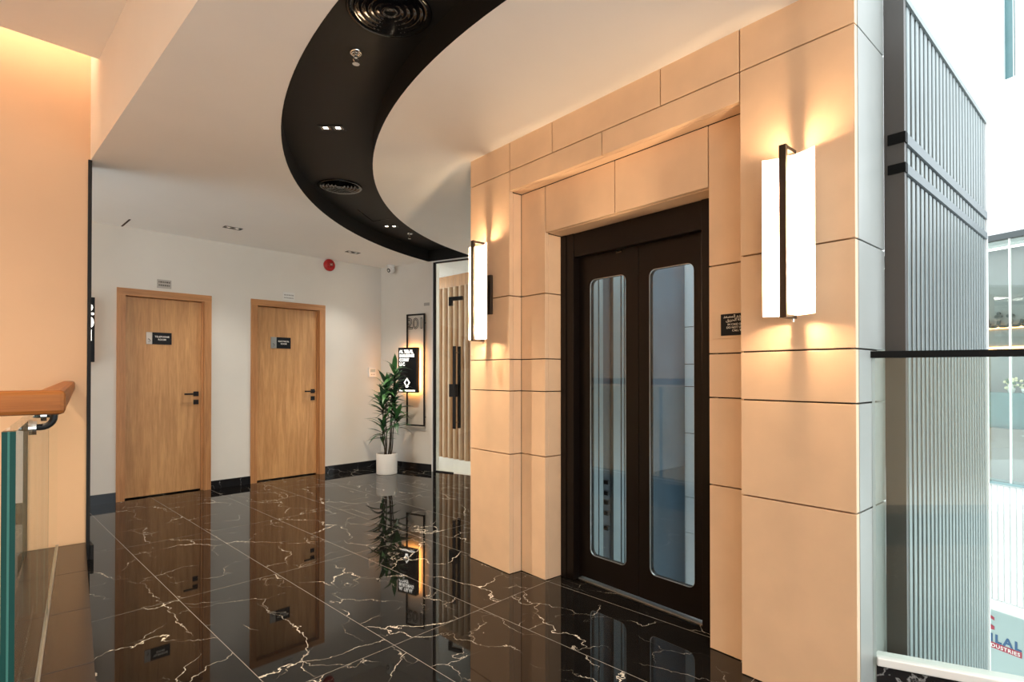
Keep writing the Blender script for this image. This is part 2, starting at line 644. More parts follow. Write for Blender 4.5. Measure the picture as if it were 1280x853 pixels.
ao, ai = arc_start(CO, RO), arc_start(CI, RI)
outer = arc(CO, RO, ao, 212, 72)
inner = arc(CI, RI, ai, 212, 72)
hole = outer + inner[::-1]
ce_poly = [(XF, -3.5), (2.36, -3.5), tuple(EP(0.5, 0.02).xy), tuple(EP(0.5, 0.36).xy), tuple(EP(2.88, 0.36).xy), tuple(EP(2.88, 2.2).xy), (4.85, 3.2),
           tuple(GP(1.6).xy), tuple(GP(0).xy), (-1.5, D + 0.01), (-1.5, YL + 0.1), (XF, YL + 0.1)]
bm = new_bm()
tri = tessellate_polygon([[Vector((*p, 0)) for p in ce_poly], [Vector((*p, 0)) for p in hole]])
vs = [bm.verts.new((*p, H)) for p in ce_poly + hole]
for t in tri:
    if len(set(t)) == 3:
        try:
            bm.faces.new([vs[i] for i in t])
        except ValueError:
            pass
ceiling = obj('ceiling', bm, 'ceiling_paint', kind='structure', label='plain white plaster ceiling around the black curved recess')
bm = new_bm()
n = len(hole)
lo = [bm.verts.new((*p, H - 0.001)) for p in hole]
hi = [bm.verts.new((*p, H + RECESS)) for p in hole]
for i in range(n):
    j = (i + 1) % n
    bm.faces.new((lo[i], lo[j], hi[j], hi[i]))
m_ = len(outer)
for i in range(m_ - 1):
    bm.faces.new((hi[i], hi[i + 1], hi[n - 2 - i], hi[n - 1 - i]))
rec = obj('ceiling_recess', bm, 'black_paint', kind='structure', label='black curved trough recessed into the ceiling')
for i in range(m_ - 1):
    pass
smooth_angle(rec, 35)

# bulkhead and upper ceiling with the light slot
SL0 = 4.47
obj('trim_1', box(XF, XF + 0.12, -3.5, YL, H + 0.0005, 3.75), 'ceiling_paint', kind='structure', label='warm lit vertical face of the ceiling bulkhead')
obj('ceiling_upper', box(-2.6, XF, -3.5, SL0, ZU, ZU + 0.06), 'ceiling_paint', kind='structure', label='raised ceiling over the stair with a light slot')
obj('ceiling_slot', box(-2.6, XF, SL0 - 0.2, YL, 3.70, 3.75), 'ceiling_paint', kind='structure', label='closed top of the light slot')
cove = thing('cove_light', (0, 0, 0), 0, 'warm hidden strip light in the ceiling slot above the peach wall', 'light')
obj('led_strip', box(-2.5, XF - 0.03, SL0 - 0.10, SL0 - 0.05, 3.50, 3.52), 'led_cove', cove)
obj('led_channel', box(-2.5, XF - 0.03, SL0 - 0.12, SL0 - 0.03, 3.42, 3.50), 'white', cove)

# ---- warm wall by the stair
wl_ = box(-2.6, 0.672, YL, YL + 0.15, -3.2, H)
add_box(wl_, -2.6, 0.70, YL, YL + 0.15, H, 3.75)
obj('wall_left', wl_, 'paint_warm_light', kind='structure', label='peach washed wall behind the stair balustrade')
obj('trim_2', box(0.672, 0.693, YL - 0.012, YL + 0.15, 0.0, H), 'black_paint', kind='structure', label='thin black corner strip at the end of the peach wall')
obj('baseboard_left', box(0.6935, 0.712, YL - 0.03, YL + 0.16, 0.0, 0.098), 'black_paint', kind='structure', label='black marble skirting stub at the end of the peach wall')
obj('wall_stair', box(-2.75, -2.6, -3.5, YL + 0.15, -3.2, 3.75), 'paint_warm_light', kind='structure', label='plain wall on the far side of the stair')
obj('floor_lower', box(-2.6, 0.3, -3.5, YL, -3.25, -3.2), 'kerb_tile', kind='structure', label='brown tiled floor at the foot of the stair')

# ================================================================== LIFT WALL
JZ = [0.764, 1.170, 1.374, 1.783]
P0, P1, P2, P3, P4, P5 = 0.497, 0.940, 1.143, 2.240, 2.465, 2.888
D1, D2 = 0.10, 0.24
ZL0, ZL1, ZT = 2.157, 2.450, 2.581
bm = new_bm()
T = 0.03
add_box(bm, T, 0.36, P4 + T, P5 - 0.003, 0, H)
add_box(bm, T, 0.330, P0 + T, P1 - 0.001, 0, H)
add_box(bm, D1 + T, 0.36, P3 + T, P4 + T, 0, H)
add_box(bm, D1 + T, 0.36, P1 - 0.001, P2 - T, 0, H)
add_box(bm, T, 0.36, P1 - 0.001, P4 + T, ZL1 + T, H)
add_box(bm, D1 + T, 0.36, P2 - T, P3 + T, ZL0 + T, ZL1 + T)
wr = obj('wall_right', bm, 'joint', kind='structure', loc=LIFT_LOC, rotz=LIFT_ROT, label='cream stone panelled wall stepping back around the lift')
G = 0.0030


def panel(d0, d1, s0, s1, z0, z1, mat='stone', gs=G, gz=G):
    o = obj('stone_panel', box(d0, d1, s0 + gs, s1 - gs, z0 + gz, z1 - gz, bevel=0.0015), mat, wr)
    return o


rows = [0.0] + JZ + [ZT]
for s0, s1 in ((P4, P5), (P0, P1)):
    for z0, z1 in zip(rows[:-1], rows[1:]):
        panel(0, T, s0, s1, z0, z1)
for s0, s1 in ((P4, P5), (2.081, P4), (1.338, 2.081), (P1, 1.338), (P0, P1)):
    panel(0, T, s0, s1, ZT, H + 0.004)
panel(0, T, 1.705, P4, ZL1, ZT)
panel(0, T, P1, 1.705, ZL1, ZT)
rows2 = [0.0] + JZ + [ZL1]
for s0, s1 in ((P3, P4), (P1, P2)):
    for z0, z1 in zip(rows2[:-1], rows2[1:]):
        panel(D1, D1 + T, s0, s1, z0, z1)
for z0, z1 in zip(rows2[:-1], rows2[1:]):
    panel(T, D1, P4, P4 + T, z0, z1, gs=0.0005)          # return of the far pilaster
    panel(T, D1, P1 - T, P1, z0, z1, gs=0.0005)
rows3 = [0.0] + JZ + [ZL0]
for z0, z1 in zip(rows3[:-1], rows3[1:]):
    panel(D1 + T, D2 + 0.02, P3, P3 + T, z0, z1, gs=0.0005)
    panel(D1 + T, D2 + 0.02, P2 - T, P2, z0, z1, gs=0.0005)
panel(D1, D1 + T, 1.698, P3, ZL0, ZL1)
panel(D1, D1 + T, P2, 1.698, ZL0, ZL1)
panel(T, D1, P1, P4, ZL1, ZL1 + T, gz=0.0005)            # soffits
panel(D1 + T, D2 + 0.02, P2, P3, ZL0, ZL0 + T, gz=0.0005)
for z0, z1 in zip([0.0] + JZ + [ZT], JZ + [ZT, H + 0.35]):
    panel(T + 0.002, 0.335, P0 + 0.001, P0 + T, z0, z1, 'stone_side', gs=0.0005)

# ---- lift door
lift = thing('door_3', LIFT_LOC, LIFT_ROT, 'dark bronze two leaf lift door with tall glass panes', None, None, 'structure')
JI0, JI1, HZ = 1.262, 2.135, 2.008
obj('jamb', box(D2, D2 + 0.10, JI1, P3 - 0.001, 0, ZL0 - 0.001, bevel=0.002), 'elevator_metal', lift)
obj('jamb', box(D2, D2 + 0.10, P2 + 0.001, JI0, 0, ZL0 - 0.001, bevel=0.002), 'elevator_metal', lift)
obj('jamb_bead', box(D2 - 0.006, D2 + 0.002, JI1 + 0.06, P3 - 0.002, 0, ZL0 - 0.002), 'elevator_metal', lift)
obj('header', box(D2 + 0.006, D2 + 0.10, JI0, JI1, HZ, ZL0 - 0.001, bevel=0.002), 'elevator_metal', lift)
hd = obj('door_sensor', box(D2 + 0.05, D2 + 0.07, 1.80, 1.84, HZ - 0.018, HZ), 'black_gloss', lift)
MID = 1.684
DF = 0.295
for s0, s1, a, b in ((MID + 0.002, JI1, 1.773, 2.050), (JI0, MID - 0.002, 1.336, 1.615)):
    bm = new_bm()
    hole2 = rrect(a, b, 0.165, 1.862, 0.04)
    add_poly(bm, [[(s0, 0.02), (s1, 0.02), (s1, HZ), (s0, HZ)], hole2], lambda x, y: (DF, x, y), lambda x, y: (DF + 0.04, x, y))
    lf = obj('leaf', bm, 'elevator_metal', lift)
    bm = add_poly(new_bm(), [rrect(a, b, 0.165, 1.862, 0.04)], lambda x, y: (DF + 0.010, x, y), lambda x, y: (DF + 0.018, x, y))
    obj('pane', bm, 'glass_lift', lf)
    rim_o, rim_i = rrect(a, b, 0.165, 1.862, 0.04), rrect(a + 0.003, b - 0.003, 0.168, 1.859, 0.037)
    bm = add_poly(new_bm(), [rim_o, rim_i], lambda x, y: (DF + 0.003, x, y), lambda x, y: (DF + 0.010, x, y))
    obj('pane_edge', bm, 'steel', lf)
obj('sill', box(D2 + 0.045, DF + 0.08, JI0, JI1, -0.004, 0.006), 'steel', lift)

# ---- inside of the shaft, seen through the panes
sh = obj('wall_shaft', box(0.365, 2.2, 2.46, P5 - 0.004, -3.0, 4.2), 'shaft_dark', kind='structure', loc=LIFT_LOC, rotz=LIFT_ROT, label='side wall of the lift shaft behind the glass panes')
for d0, d1, mt, pr_ in ((0.37, 0.823, 'shaft_steel', 0.030), (0.829, 0.873, 'shaft_steel', 0.034), (0.877, 0.986, 'shaft_dark', 0.012), (0.990, 1.075, 'shaft_steel', 0.036), (1.078, 1.090, 'shaft_dark', 0.02), (1.093, 1.120, 'shaft_steel', 0.034), (1.121, 1.131, 'shaft_dark', 0.02), (1.133, 1.225, 'shaft_steel', 0.034), (1.24, 1.985, 'shaft_blue', 0.02)):
    obj('shaft_strip', box(d0, d1, 2.46 - pr_, 2.46, -2.9, 4.1), mt, sh)
for zc in (0.46, 0.38, 0.31, 0.23, 0.12):
    obj('rail_clip', box(0.905, 0.94, 2.46 - 0.05, 2.46 - 0.012, zc, zc + 0.03, bevel=0.004), 'black_metal', sh)
obj('shaft_strip', box(1.30, 1.96, 2.435, 2.442, -2.9, 0.48), 'navy_reflection', sh)  # navy sheet painted in for the dark floor reflected in the glass
zt = [-1.2, -0.1, 0.21, 0.764, 1.17, 1.365, 1.69, 2.5, 3.6]
bw = obj('wall_shaft_rear', box(2.03, 2.08, 2.10, 2.46, -3, 4.1), 'joint', kind='structure', loc=LIFT_LOC, rotz=LIFT_ROT, label='white tiled strip at the rear of the lift shaft')
for z0, z1 in zip(zt[:-1], zt[1:]):
    obj('tile', box(2.0, 2.03, 2.10, 2.46, z0 + 0.003, z1 - 0.003), 'tile_white', bw)

# ---- ribbed cladding of the shaft, beside the atrium
RS = 0.437
clad = thing('ribbed_cladding', LIFT_LOC, LIFT_ROT, 'silver ribbed metal cladding on the outside of the lift shaft by the atrium', 'cladding')
RD0, RD1, RTOP = 0.337, 2.03, 2.80
obj('backing', box(RD0 + 0.03, RD1 - 0.004, RS + 0.012, RS + 0.055, -3.0, RTOP), 'rib_back', clad)
obj('corner_post', box(RD0 - 0.0, RD0 + 0.028, RS - 0.008, P0 + 0.002, -3.0, RTOP + 0.25), 'post_metal', clad)
obj('corner_bead', box(RD0 + 0.028, RD0 + 0.045, RS - 0.004, RS + 0.012, -3.0, RTOP), 'black_metal', clad)
nr = 24
pitch = (RD1 - RD0 - 0.05) / nr
for z0, z1 in ((2.255, RTOP - 0.015), (2.13, 2.205), (-3.0, 2.085)):
    me = None
    for k in range(nr):
        dc = RD0 + 0.05 + pitch * (k + 0.5)
        if me is None:
            bm = box(-pitch * 0.29, pitch * 0.29, RS - 0.004, RS + 0.012, z0, z1, bevel=0.004)
            me = obj('rib', bm, 'rib_metal', clad, loc=(dc, 0, 0)).data
        else:
            obj('rib', me, None, clad, loc=(dc, 0, 0))
for z0, z1 in ((2.208, 2.250), (2.088, 2.126), (RTOP - 0.015, RTOP + 0.012)):
    obj('cross_band', box(RD0 + 0.028, RD1 + 0.004, RS - 0.012, RS + 0.014, z0, z1), 'rib_metal' if z0 > 2.5 else 'band_metal', clad)
    if z0 < 2.5:
        obj('post_band', box(RD0 - 0.006, RD0 + 0.028, RS - 0.013, P0 - 0.012, z0, z1), 'rail_black', clad)
obj('end_strip', box(RD1 - 0.004, RD1 + 0.012, RS - 0.012, RS + 0.05, -3.0, RTOP), 'white', clad)

# ================================================================== DOORS IN THE BACK WALL
def wood_door(n, f, lx0, lx1, label):
    x0, x1, zt_ = f
    cw = 0.072
    d = thing('door_%d' % n, (0, D, 0), 0, label, None, None, 'structure')
    rv = 0.105
    obj('casing', prism([(x0, -0.018), (x0 + cw, -0.018), (x0 + cw, 0.0), (x0, 0.0)], 0, zt_ - cw), 'oak_casing', d)
    obj('casing', prism([(x1 - cw, -0.018), (x1, -0.018), (x1, 0.0), (x1 - cw, 0.0)], 0, zt_ - cw), 'oak_casing', d)
    hb = add_poly(new_bm(), [[(x0, zt_ - cw), (x0 + cw, zt_ - cw), (x1 - cw, zt_ - cw), (x1, zt_ - cw), (x1, zt_), (x0, zt_)]], lambda x, y: (x, -0.018, y), lambda x, y: (x, 0.0, y))
    obj('casing', hb, 'oak_casing_top', d)
    obj('reveal', box(x0 + cw - 0.012, x0 + cw, 0.0, rv + 0.05, 0, zt_ - cw), 'oak_casing', d)
    obj('reveal', box(x1 - cw, x1 - cw + 0.012, 0.0, rv + 0.05, 0, zt_ - cw), 'oak_casing', d)
    obj('reveal', box(x0 + cw, x1 - cw, 0.0, rv + 0.05, zt_ - cw, zt_ - cw + 0.012), 'oak_casing_top', d)
    lf = obj('leaf', box(x0 + cw + 0.003, x1 - cw - 0.003, rv - 0.045, rv, 0.012, zt_ - cw - 0.004, bevel=0.002), 'oak', d)
    obj('stop', box(x1 - cw - 0.014, x1 - cw, rv - 0.075, rv - 0.047, 0, zt_ - cw), 'oak_casing', d)
    yf = rv - 0.045
    hx = x1 - cw - 0.06
    bm = box(hx - 0.026, hx + 0.026, yf - 0.009, yf, 1.035, 1.087, bevel=0.002)
    h = obj('handle', bm, 'black_metal', lf)
    bm = new_bm()
    add_tube(bm, [(hx, yf - 0.008, 1.061), (hx, yf - 0.05, 1.061)], 0.009, 12)
    add_box(bm, hx - 0.125, hx + 0.010, yf - 0.058, yf - 0.042, 1.052, 1.070, bevel=0.003)
    obj('lever', bm, 'black_metal', lf)
    bm = box(hx - 0.026, hx + 0.026, yf - 0.009, yf, 0.945, 0.997, bevel=0.002)
    add_lathe(bm, [(0, 0), (0.012, 0), (0.012, 0.004), (0, 0.004)], 16, center=(0, 0, 0)) if False else None
    obj('lock_plate', bm, 'black_metal', lf)
    return d, yf


wood_door(1, FR[0], 0, 0, 'oak door marked telephone room, nearest the lit room number sign')
wood_door(2, FR[1], 0, 0, 'oak door marked electrical room, nearest the potted plant')
YF = D + 0.06


def plaque(x0, xm, x1, z0, z1, lines, label):
    t = thing('door_plaque', (x0, YF, z0), 0, label, 'sign', 'door plaques')
    obj('silver_end', box(0, xm - x0, -0.006, 0.0, 0, z1 - z0), 'steel_plate', t, label='brushed silver end with a small pictogram')
    bp_ = obj('black_panel', box(xm - x0, x1 - x0, -0.007, 0.0, 0, z1 - z0), 'plaque_black', t)
    mid = (xm + x1) / 2 - x0
    for i, ln in enumerate(lines):
        place_text(ln, 0.0245, (mid, -0.0072, (z1 - z0) * 0.58 - i * 0.030), (1, 0, 0), (0, 0, 1), 'lettering', bp_, align='CENTER', bold=0.0006)
    # pictogram: little handset strokes
    bm = new_bm()
    c = (xm - x0) / 2
    add_tube(bm, [(c - 0.012, -0.007, 0.05), (c - 0.004, -0.007, 0.058), (c + 0.006, -0.007, 0.044), (c + 0.012, -0.007, 0.036)], 0.003, 6)
    add_tube(bm, [(c - 0.010, -0.007, 0.026), (c + 0.010, -0.007, 0.026)], 0.002, 6)
    obj('pictogram', bm, 'engraving', t)
    return t


plaque(1.440, 1.494, 1.672, 1.592, 1.717, ['TELEPHONE', 'ROOM'], 'silver and black plaque reading TELEPHONE ROOM on the oak door')
plaque(2.722, 2.790, 2.965, 1.592, 1.728, ['ELECTRICAL', 'ROOM'], 'silver and black plaque reading ELECTRICAL ROOM on the oak door')


def over_plate(x0, x1, z0, z1, mt, label):
    t = thing('number_plate', (x0, D, z0), 0, label, 'sign', 'small plates above the doors')
    obj('plate', box(0, x1 - x0, -0.005, 0, 0, z1 - z0, bevel=0.001), mt, t)
    bm = new_bm()
    ww = x1 - x0
    random.seed(3)
    for i in range(2):
        x = 0.014
        while x < ww - 0.02:
            l = random.uniform(0.008, 0.02)
            add_box(bm, x, min(x + l, ww - 0.012), -0.0058, -0.005, 0.022 + i * 0.034, 0.038 + i * 0.034)
            x += l + 0.005
    obj('engraving', bm, 'engraving' if mt != 'white_gloss' else 'steel_plate', t)


over_plate(1.522, 1.652, 2.182, 2.272, 'steel_plate', 'dark steel plate above the telephone room door')
over_plate(2.842, 2.985, 2.182, 2.280, 'white_gloss', 'pale shiny plate above the electrical room door')

# fire alarm sounder
t = thing('fire_alarm', (3.44, D, 2.69), 0, 'round red fire alarm sounder on the wall under the ceiling', 'alarm')
bm = add_lathe(new_bm(), [(0.0, 0.0), (0.075, 0.0), (0.078, 0.012), (0.074, 0.03), (0.06, 0.045), (0.045, 0.048), (0.040, 0.040), (0.0, 0.040)], 32)
bm.transform(Matrix.Rotation(math.radians(90), 4, 'X'))
smooth_angle(obj('body', bm, 'red_gloss', t), 45)
bm = add_lathe(new_bm(), [(0.0, 0.040), (0.030, 0.042), (0.034, 0.05), (0.022, 0.062), (0.0, 0.066)], 24)
bm.transform(Matrix.Rotation(math.radians(90), 4, 'X'))
smooth_angle(obj('sounder_cone', bm, 'red_gloss', t), 45)
bm = add_lathe(new_bm(), [(0.016, 0.062), (0.022, 0.062), (0.022, 0.068), (0.016, 0.068)], 20, closed=True)
bm.transform(Matrix.Rotation(math.radians(90), 4, 'X'))
obj('grille_ring', bm, 'lens', t)
bm = new_bm()
for k in range(3):
    add_box(bm, -0.018, 0.018, -0.0685, -0.064, -0.012 + k * 0.010, -0.008 + k * 0.010)
obj('grille_bars', bm, 'chrome', t)

# wall thermostat
t = thing('thermostat', (4.02, D, 1.235), 0, 'white square thermostat with grey display on the wall behind the plant', 'thermostat')
obj('body', box(0, 0.115, -0.022, 0, 0, 0.135, bevel=0.004), 'white_gloss', t)
obj('display', box(0.02, 0.095, -0.0235, -0.021, 0.07, 0.112), 'hoarding', t)
obj('button', box(0.03, 0.05, -0.0245, -0.021, 0.03, 0.045), 'steel_plate', t)
obj('button', box(0.065, 0.085, -0.0245, -0.021, 0.03, 0.045), 'steel_plate', t)

# lit room number sign half hidden behind the peach wall
t = thing('room_number_sign', (0.655, D, 1.395), 0, 'black lit 201 sign half hidden behind the end of the peach wall', 'sign')
obj('panel', box(0, 0.338, -0.05, -0.01, 0, 0.627), 'plaque_black', t)
obj('halo', box(0.03, 0.30, -0.010, -0.004, 0.02, 0.607), 'halo_lit', t)
for i, ch in enumerate('201'):
    place_text(ch, 0.145, (0.331 if ch != '1' else 0.338, -0.0505, 0.46 - i * 0.125), (1, 0, 0), (0, 0, 1), 'lettering_lit', t, align='RIGHT', bold=0.004, name='digit')

# security camera
cp = GP(0.243, -0.07)
t = thing('security_camera', (cp.x, cp.y, H), math.radians(-30), 'white ball security camera with black lens in the ceiling corner', 'camera')
smooth_angle(obj('base', add_lathe(new_bm(), [(0, 0), (0.055, 0), (0.055, -0.018), (0.045, -0.03), (0, -0.03)], 28), 'white_gloss', t))
bl = add_lathe(new_bm(), [(0.052 * math.sin(math.pi * k / 14), 0.052 * math.cos(math.pi * k / 14)) for k in range(15)], 28, center=(0, 0, -0.062))
smooth_angle(obj('ball', bl, 'white_gloss', t), 60)
bm = add_lathe(new_bm(), [(0, 0.0), (0.026, 0.0), (0.030, -0.012), (0, -0.012)], 24)
bm.transform(Matrix.Translation(Vector((-0.036, -0.030, -0.078))) @ Vector((-0.72, -0.60, -0.32)).to_track_quat('Z', 'Y').to_matrix().to_4x4())
obj('lens', bm, 'lens', t)

# ================================================================== GLASS FRONT OF THE OFFICE
gf = thing('window_1', GA, GROT, 'frameless glass office front with a glass door', None, None, 'structure')
obj('end_channel', box(0.897, 0.915, -0.015, 0.03, 0, H - 0.015), 'white_gloss', gf)
obj('edge_post', box(0.916, 0.945, -0.006, 0.022, 0, H - 0.02), 'black_metal', gf)
obj('head_channel', box(0.897, 3.4, -0.012, 0.03, H - 0.018, H + RECESS + 0.02), 'white_gloss', gf)
obj('head_gasket', box(0.945, 3.4, -0.008, 0.024, H - 0.034, H - 0.018), 'black_metal', gf)
obj('pane', box(0.945, 1.228, 0.002, 0.012, 0.012, H - 0.034), 'glass_clear', gf)
obj('bottom_channel', box(0.945, 1.228, -0.006, 0.020, 0.0, 0.014), 'black_metal', gf)
gd = obj('glass_leaf', box(1.234, 2.15, 0.002, 0.012, 0.008, H - 0.04), 'glass_clear', gf)
obj('pane', box(2.156, 3.4, 0.002, 0.012, 0.012, H - 0.034), 'glass_clear', gf)
obj('patch_fitting', box(1.165, 1.375, -0.010, 0.024, 2.225, 2.275, bevel=0.002), 'black_metal', gd)
obj('patch_fitting', box(1.165, 1.215, -0.010, 0.024, 2.16, 2.23, bevel=0.002), 'black_metal', gd)
obj('lock_case', box(1.176, 1.292, -0.014, 0.028, 0.985, 1.150, bevel=0.002), 'black_metal', gd)
for xx, yy in ((1.285, -0.05), (1.285, 0.06)):
    bm = box(xx - 0.018, xx + 0.018, yy - 0.014, yy + 0.014, 0.58, 1.635, bevel=0.003)
    obj('pull_bar', bm, 'black_metal', gd)
bm = new_bm()
for zz in (0.66, 1.555):
    add_tube(bm, [(1.285, -0.04, zz), (1.285, 0.05, zz)], 0.009, 10)
obj('pull_standoff', bm, 'chrome', gd)

# office beyond the glass
obj('floor_office', prism([tuple(GP(0.0, 0.16).xy), tuple(GP(0.9, 0.02).xy), tuple(GP(3.4, 0.02).xy), (7.2, 3.3), (7.2, 8.2), (4.4, 8.2)], -0.2, 0.0), 'white_gloss', kind='structure', label='bright white floor of the office behind the glass')
obj('ceiling_office', prism([tuple(GP(0.0, 0.16).xy), tuple(GP(3.4, 0.04).xy), (7.2, 3.3), (7.2, 8.2), (4.4, 8.2)], H + 0.02, H + 0.06), 'white', kind='structure', label='white ceiling of the office behind the glass')
obj('wall_office', box(5.36, 5.45, 4.2, 8.2, 0, H + 0.02), 'oak_casing', kind='structure', label='office wall that carries the wooden slats')
fin = thing('slatted_panel', (5.358, 4.4, 0), 0, 'pale wooden wall of half round vertical slats behind the glass front', 'wall panel')
fm = None
for k in range(29):
    if fm is None:
        prof = [(0.0, -0.045)] + [(-0.055 * math.cos(math.radians(a)), 0.045 * math.sin(math.radians(a))) for a in range(-80, 81, 20)] + [(0.0, 0.045)]
        fm = obj('slat', prism(prof, 0.0, 2.60), 'slat_wood', fin, loc=(0, 0.05 + k * 0.128, 0)).data
    else:
        obj('slat', fm, None, fin, loc=(0, 0.05 + k * 0.128, 0))
for yy in (4.75, 7.65):
    t = thing('office_ceiling_light', (4.98, yy, H + 0.02), 0, 'square ceiling light in the office ' + ('nearest the lift' if yy < 6 else 'nearest the door wall'), 'light', 'office ceiling lights')
    obj('frame', box(-0.16, 0.16, -0.30, 0.30, -0.02, 0.0), 'white', t)
    obj('diffuser', box(-0.14, 0.14, -0.28, 0.28, -0.024, -0.0201), 'panel_light', t)

# ---- office sign: steel frame with lit box
sg = thing('company_sign', GA, GROT, 'lit black company sign box on a tall black frame reading 201', 'sign')
y0, y1 = -0.035, -0.020
fr = new_bm()
add_box(fr, 0.485, 0.505, y0, y1, 0.585, 2.082)
add_box(fr, 0.775, 0.795, y0, y1, 0.585, 2.082)
add_box(fr, 0.505, 0.775, y0, y1, 2.062, 2.082)
add_box(fr, 0.505, 0.775, y0, y1, 0.585, 0.605)
obj('frame', fr, 'black_metal', sg)
for zz in (0.7, 1.95):
    for xx in (0.495, 0.785):
        obj('standoff', box(xx - 0.006, xx + 0.006, y1, 0.0, zz, zz + 0.012), 'black_metal', sg)
place_text('201', 0.205, (0.64, -0.03, 1.885), (1, 0, 0), (0, 0, 1), 'black_metal', sg, name='outline_digits', align='CENTER', outline=0.0045, spacing=0.95)
bx_ = obj('lit_box', box(0.415, 0.722, -0.115, -0.050, 1.032, 1.632), 'plaque_black', sg)
obj('halo', box(0.430, 0.707, -0.050, -0.037, 1.045, 1.619), 'halo_lit', bx_)
for i, ln in enumerate(['AL TELAL', 'BUILDING', 'CONT', 'LLC']):
    place_text(ln, 0.057, (0.434, -0.1155, 1.560 - i * 0.056), (1, 0, 0), (0, 0, 1), 'lettering_lit', bx_, bold=0.0012, spacing=0.98)
bm = new_bm()
cz, cx_ = 1.165, 0.565
dm = [(0.052, 0.0), (0.0, 0.062), (-0.052, 0.0), (0.0, -0.062)]
add_poly(bm, [[(cx_ + a, cz + b) for a, b in dm], [(cx_ + a * 0.66, cz + b * 0.66) for a, b in dm]], lambda x, y: (x, -0.1165, y), lambda x, y: (x, -0.115, y))
add_poly(bm, [[(cx_ - 0.026, cz - 0.045), (cx_ + 0.026, cz - 0.045), (cx_ + 0.018, cz - 0.062), (cx_ - 0.018, cz - 0.062)]], lambda x, y: (x, -0.1165, y), lambda x, y: (x, -0.115, y))
obj('emblem', bm, 'lettering_lit', bx_)
bm = new_bm()
random.seed(4)
x = 0.437
while x < 0.695:
    l = random.uniform(0.009, 0.02)
    add_box(bm, x, min(x + l, 0.700), -0.1165, -0.115, 1.050, 1.067)
    x += l + 0.004
obj('small_print', bm, 'lettering_lit', bx_)
t = thing('small_wall_plate', GP(0.80, 0, 2.205), GROT, 'tiny grey plate on the wall above the framed sign', 'sign')
obj('plate', box(-0.04, 0.05, -0.004, 0, -0.02, 0.02), 'steel_plate', t)

# ================================================================== CEILING FITTINGS
def band_pos(ang, frac=0.5):
    a = math.radians(ang)
    po = Vector((CO.x + RO * math.cos(a), CO.y + RO * math.sin(a)))
    pi_ = Vector((CI.x + RI * math.cos(a), CI.y + RI * math.sin(a)))
    return po.lerp(pi_, frac)


ZR = H + RECESS


def diffuser(loc, label):
    t = thing('air_diffuser', loc, 0, label, 'vent', 'round black air diffusers in the recess')
    obj('outer_ring', add_lathe(new_bm(), [(0.185, 0.0), (0.190, -0.006), (0.182, -0.012), (0.160, -0.006), (0.150, 0.0)], 48), 'black_gloss', t, smooth=True)
    for k in range(4):
        r0 = 0.150 - k * 0.029
        obj('ring_vane', add_lathe(new_bm(), [(r0, -0.008), (r0 + 0.002, -0.010), (r0 - 0.012, -0.0005), (r0 - 0.022, 0.004), (r0 - 0.024, 0.002), (r0 - 0.012, -0.004)], 48, closed=True), 'black_gloss', t, smooth=True)
    obj('core', add_lathe(new_bm(), [(0.036, -0.009), (0.034, -0.012), (0.020, -0.004), (0.0, -0.006)], 32), 'black_gloss', t, smooth=True)
    obj('plenum', add_lathe(new_bm(), [(0.150, -0.0005), (0, -0.0005)], 48), 'lens', t)
    return t


def ray_z(u, v, z):
    """where the line of sight through a pixel meets the level z"""
    fw = Vector((math.sin(YAW) * math.cos(PITCH), math.cos(YAW) * math.cos(PITCH), math.sin(PITCH)))
    rt = Vector((math.cos(YAW), -math.sin(YAW), 0))
    up = rt.cross(fw)
    dd = fw + rt * ((u - 640) / F_PX) - up * ((v - CY) / F_PX)
    return Vector((0, 0, EYE)) + dd * ((z - EYE) / dd.z)


diffuser(ray_z(487, 13, ZR), 'large round black air diffuser beside the chrome sprinkler')
diffuser(ray_z(425, 233, ZR), 'round black air diffuser between the twin spotlight and the access hatch')


def sprinkler(loc, label):
    t = thing('sprinkler', loc, 0, label, 'sprinkler', 'sprinklers in the recess')
    obj('escutcheon', add_lathe(new_bm(), [(0.034, 0), (0.036, -0.004), (0.026, -0.012), (0.014, -0.013), (0.012, 0)], 24), 'chrome', t, smooth=True)
    obj('stem', add_tube(new_bm(), [(0, 0, 0), (0, 0, -0.03)], 0.009, 12), 'chrome', t)
    bm = new_bm()
    for s in (-1, 1):
        add_tube(bm, [(s * 0.008, 0, -0.028), (s * 0.015, 0, -0.042), (s * 0.004, 0, -0.058)], 0.003, 6)
    obj('yoke', bm, 'chrome', t)
    obj('deflector', add_lathe(new_bm(), [(0, -0.058), (0.017, -0.058), (0.018, -0.062), (0, -0.062)], 20), 'chrome', t)
    return t


sprinkler(ray_z(445, 65, ZR), 'chrome sprinkler head beside the large round diffuser')
sprinkler(ray_z(512, 292, ZR), 'chrome sprinkler head near the glass office front')

DOWN = (1.0, 0.80, 0.59)


